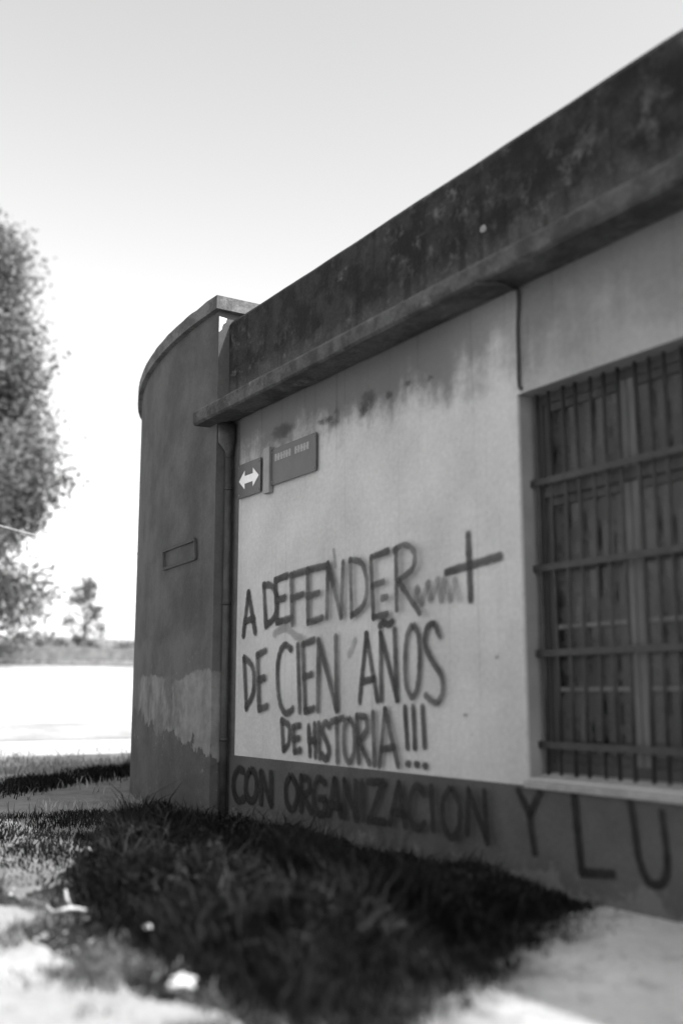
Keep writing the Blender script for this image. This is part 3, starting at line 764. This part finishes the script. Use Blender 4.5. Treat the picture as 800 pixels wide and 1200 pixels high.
# ------------------------------------------------------------------ grass
def blades(name, P, hgt, wid, lean, tone, mat, curl=.5, seed=5):
    r = np.random.default_rng(seed); n = len(P)
    a = r.random(n) * 2 * np.pi; dx = np.cos(a); dy = np.sin(a)
    b = r.random(n) * 2 * np.pi; wx = np.cos(b) * wid; wy = np.sin(b) * wid
    L = hgt * lean
    V = np.zeros((n, 5, 3))
    V[:, 0] = P + np.stack([-wx, -wy, np.zeros(n)], 1); V[:, 1] = P + np.stack([wx, wy, np.zeros(n)], 1)
    mid = P + np.stack([dx * L * .35, dy * L * .35, hgt * .6], 1)
    V[:, 2] = mid + np.stack([wx * .8, wy * .8, np.zeros(n)], 1); V[:, 3] = mid - np.stack([wx * .8, wy * .8, np.zeros(n)], 1)
    V[:, 4] = P + np.stack([dx * L, dy * L, hgt * (1 - curl * lean * .5)], 1)
    idx = np.arange(n)[:, None] * 5
    q = (idx + np.array([0, 1, 2, 3])); t = (idx + np.array([3, 2, 4]))
    li = np.concatenate([q, t], 1).ravel()
    me = bpy.data.meshes.new(name); me.vertices.add(5 * n); me.vertices.foreach_set('co', V.ravel())
    me.loops.add(7 * n); me.loops.foreach_set('vertex_index', li); me.polygons.add(2 * n)
    ls = (np.arange(n)[:, None] * 7 + np.array([0, 4])).ravel(); me.polygons.foreach_set('loop_start', ls); me.update(calc_edges=True)
    at = me.attributes.new('tone', 'FLOAT', 'POINT'); at.data.foreach_set('value', np.repeat(tone, 5).astype(np.float32))
    return link(name, me, mat)
def fbm(x, y, s, k=0):
    return np.array([mnoise.noise(Vector((a * s, b * s, k))) for a, b in zip(x, y)])
N = 130000
x = rng.uniform(-10.9, -3.0, N); y = rng.uniform(-3.15, -.03, N)
# apron edge, ragged outer edges
xe = np.interp(-y, [0, 1.18, 2.35, 3.0], [-4.42, -3.86, -3.22, -2.8]) - .03
nz = fbm(x, y, 1.6, 2.); nf = fbm(x, y, 6., 5.)
outer = -2.80 + .26 * nz + .16 * nf
left = -10.55 + .5 * nz
bl = np.interp(x, [-10.9, -10.4, -9, -7.5, -6, -5], [.2, -.45, -1.25, -1.95, -2.66, -2.9]); lowleft = np.clip((y - bl) / .35 + .5 * nf + .2, .22, 1)
dens = np.clip(.75 + .9 * nz + .5 * nf, .08, 1) * np.clip((y - outer) / .5, .05, 1) * np.clip((xe + .28 - x) / .8, .03, 1) * lowleft
arc = np.where(x < XL, FY + .01 + (np.clip(-9.3 - x, 0, 9)) ** 2 / 19.0 - .02, -.03)
keep = (x < xe + .25 + .3 * nf) & (y > outer) & (x > left) & (y < np.where(x < XL, arc, -.03)) & (rng.random(N) < dens)
x, y, nz, nf = x[keep], y[keep], nz[keep], nf[keep]; n = len(x)
bl = np.interp(x, [-10.9, -10.4, -9, -7.5, -6, -5], [.2, -.45, -1.25, -1.95, -2.66, -2.9])
edge = np.clip((y - bl) / .5 + .2, .3, 1) * np.clip((y - (-2.74)) / .6, .25, 1) * np.clip((np.interp(-y, [0, 1.18, 2.35, 3.0], [-4.42, -3.86, -3.22, -2.8]) - x) / .6, .3, 1)
cl = fbm(x, y, 2.3, 11.)
h = 1.25 * (.08 + .12 * rng.random(n) + .16 * np.clip(nz, 0, 1) + .22 * np.clip(cl, 0, 1) + .04 * nf) * edge * np.interp(y, [-1.0, -.25], [1, .42])
tall = rng.random(n) < .03; h[tall] *= 1.7
P = np.stack([x, y, np.full(n, .004)], 1)
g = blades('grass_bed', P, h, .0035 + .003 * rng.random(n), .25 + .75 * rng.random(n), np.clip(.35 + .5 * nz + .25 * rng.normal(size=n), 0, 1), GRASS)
bc = []; i1 = rng.choice(np.arange(n)[edge > .8], 110)
for i in i1:
    q = P[i]; wy = float(np.interp(q[1], [-1.0, -.3], [1, .3])); hh = (.10 + .2 * max(0, cl[i]) + .08 * rng.random()) * wy; qy = min(q[1], -.16) - (.15 if q[0] < XL + .2 else 0)
    for j in range(5): bc.append(((q[0] + rng.normal(0, .07), qy + rng.normal(0, .035), hh * (.4 + .8 * rng.random())), (.075, .075, .07), rng.random() * .8))
g3 = link('broadleaf_weeds', leaves_mesh('broadleaf_weeds', bc, 8200, .021, .55, 31), WEED)
tag(g3, 'bushy small-leaved weeds growing among the dark grass', 'weeds', kind='stuff')
W = 2600; i0 = rng.choice(np.arange(n)[edge > .85], W); cw = cl[i0] > -.1; i0 = i0[cw]; W = len(i0)
P2 = P[i0] + np.concatenate([rng.normal(0, .03, (W, 2)), np.zeros((W, 1))], 1); P2[:, 1] = np.minimum(P2[:, 1], -.06)
keep2 = (P2[:, 0] > XL) | (P2[:, 1] < -.3); P2 = P2[keep2]; W = len(P2)
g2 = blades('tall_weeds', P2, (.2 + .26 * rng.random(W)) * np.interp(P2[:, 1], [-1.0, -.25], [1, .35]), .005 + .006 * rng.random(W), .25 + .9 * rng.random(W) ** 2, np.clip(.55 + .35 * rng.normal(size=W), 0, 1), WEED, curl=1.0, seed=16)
tag(g2, 'taller shaggy weeds and seed stalks standing up out of the dark grass', 'weeds', kind='stuff')
tag(g, 'unmown dark grass growing along the foot of the wall', 'grass', kind='stuff')
# short sunlit grass and weeds on the ground left of the corner, up to the lot
N = 60000
x = rng.uniform(-20.5, -10.5, N); y = rng.uniform(-2.9, 7, N)
nz = fbm(x, y, .7, 8.); nf = fbm(x, y, 3., 4.)
inpath = (x > -16.2) & (x < -10.8) & (y < .9)
strip = np.clip((-13.2 - x) / 1.2, 0, 1)
dens = np.where(inpath, .02 + .12 * (nf > .35), np.clip(.25 + .8 * nz + .5 * nf, 0.02, 1) * np.clip((x + 20.5) / 3, 0, 1))
inside = (x > -14.95) & (y > -.2 + np.clip(-9.3 - x, 0, 9) ** 2 / 19.0 - .04)
keep = (~inside) & (rng.random(N) < dens); x, y, nz = x[keep], y[keep], nz[keep]; n = len(x)
P = np.stack([x, y, np.array([terrain(a) for a in x]) + .004], 1)
g = blades('grass_verge', P, .05 + .13 * rng.random(n), .005 + .004 * rng.random(n), .3 + .7 * rng.random(n), np.clip(.5 + .4 * nz + .2 * rng.normal(size=n), 0, 1), VERGE, seed=9)
tag(g, 'short patchy grass between the rounded corner and the pale lot', 'grass', kind='stuff')
# tussocky band by the worn path, coloured dark for the building's shadow edge
N = 9000
u = rng.random(N); x = -16.3 + 3.6 * u + rng.normal(0, .28, N); y = 2.3 - 3.9 * u + rng.normal(0, .2, N)
nf = fbm(x, y, 1.6, 4.); keep = rng.random(N) < np.clip(.6 + nf * 1.2, 0, 1); x, y, nf = x[keep], y[keep], nf[keep]; n = len(x)
P = np.stack([x, y, np.full(n, .004)], 1)
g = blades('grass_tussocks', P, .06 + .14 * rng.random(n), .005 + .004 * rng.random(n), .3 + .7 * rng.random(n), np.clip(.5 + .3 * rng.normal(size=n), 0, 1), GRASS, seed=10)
tag(g, 'grass tussocks coloured dark for the building shadow, edging the worn path beyond the rounded corner', 'grass', kind='stuff')
# thin pale fringe where the bed spills over the pavement
N = 16000
x = rng.uniform(-9, -2.9, N); y = rng.normal(-2.86, .14, N); nz = fbm(x, y, 2.6, 3.); nf = fbm(x, y, 9., 6.)
keep = rng.random(N) < np.clip(.15 + 1.3 * nz + .7 * nf, 0, 1); x, y = x[keep], y[keep]; n = len(x)
P = np.stack([x, y, np.full(n, .028)], 1)
g = blades('grass_fringe', P, .02 + .06 * rng.random(n), .003 + .003 * rng.random(n), .5 + .8 * rng.random(n), np.clip(.4 + .3 * rng.normal(size=n), 0, 1), VERGE2, seed=14)
tag(g, 'short dry grass fringe spilling over the pavement edge', 'grass', kind='stuff')
# rough grass on the rise
N = 26000
x = rng.uniform(-62, -43, N); y = rng.uniform(2, 30, N); nz = fbm(x, y, .25, 1.); keep = rng.random(N) < np.clip(.45 + nz, 0, 1)
x, y, nz = x[keep], y[keep], nz[keep]; n = len(x); P = np.stack([x, y, np.array([terrain(a) for a in x])], 1)
g = blades('grass_rise', P, .1 + .22 * rng.random(n), .02 + .02 * rng.random(n), .3 + .7 * rng.random(n), np.clip(.55 + .5 * nz + .2 * rng.normal(size=n), 0, 1), VERGE, seed=12)
tag(g, 'rough pale grass covering the rise behind the lot', 'grass', kind='stuff')

# ------------------------------------------------------------------ litter and stalks in the grass
def scrap(label, px, r, seed, z=.07):
    p = on_ground(px[0], px[1], z); q = random.Random(seed)
    bm = bmesh.new(); bmesh.ops.create_icosphere(bm, subdivisions=3, radius=r)
    for v in bm.verts:
        k = 1 + .9 * mnoise.noise(v.co * (1.6 / r) + Vector((seed, 0, 0))) + .45 * abs(mnoise.noise(v.co * (4.5 / r))); v.co = Vector((v.co.x * k * 1.25, v.co.y * k, v.co.z * k * .6))
    o = link('paper_scrap', bm_mesh('paper_scrap', bm), PAPER); o.location = p; o.rotation_euler = (0, 0, q.random() * 6)
    tag(o, label, 'litter', 'paper scraps in the grass')
scrap('largest crumpled white paper scrap in the grass by the pavement edge', (212, 1151), .034, 1)
scrap('small pale paper scrap in the middle of the grass', (215, 1060), .016, 2, .12)
scrap('tiny pale paper scrap between the other scraps', (173, 1086), .014, 3, .1)
def twig(label, pxs, r, z):
    P = [on_ground(a, b, zz) for (a, b), zz in zip(pxs, z)]
    o = link('dry_twig', tube_mesh('dry_twig', spline([p - P[0] for p in P], 4), r, 6), TWIG); o.location = P[0]
    tag(o, label, 'twig')
twig('pale bent dry twig lying in the grass near the pavement', [(55, 1062), (64, 1069), (82, 1064), (101, 1067)], .009, [.03, .06, .09, .05])
twig('short pale dry twig sticking up above the bent one', [(84, 1064), (79, 1053), (77, 1043)], .008, [.03, .09, .11])
twig('pale dry stalk leaning in the grass below the rounded corner', [(113, 1008), (108, 1000), (104, 994)], .009, [.03, .12, .18])

# loose grit and crumbs of concrete along the pavement and apron edges
bmg = bmesh.new(); bmesh.ops.create_icosphere(bmg, subdivisions=1, radius=1.0)
gv = np.array([v.co[:] for v in bmg.verts]); gf = [[v.index for v in f.verts] for f in bmg.faces]; bmg.free()
V, F = [], []
for i in range(1300):
    if i % 3:
        X = rng.uniform(-8.5, -2.6); Y = rng.normal(-2.95, .22); Z = .03 if Y < -2.85 else .012
    else:
        t = rng.random(); X = -4.4 + 1.5 * t + abs(rng.normal(0, .3)); Y = -.1 - 2.4 * t + rng.normal(0, .1); Z = .014
    rr = .004 + .011 * rng.random() ** 3; k = len(V) * 12
    V.append(gv * rr * (.7 + .6 * rng.random((12, 1))) * np.array([1, 1, .7]) + np.array([X, min(Y, -.05), Z + rr * .3])); F += [[a + k for a in f] for f in gf]
o = link('grit', mesh('grit', np.concatenate(V).tolist(), F), simple('grit_stone', .15, .4, 14, .95))
tag(o, 'loose grit and crumbs of concrete along the edge of the grass', 'grit', kind='stuff')
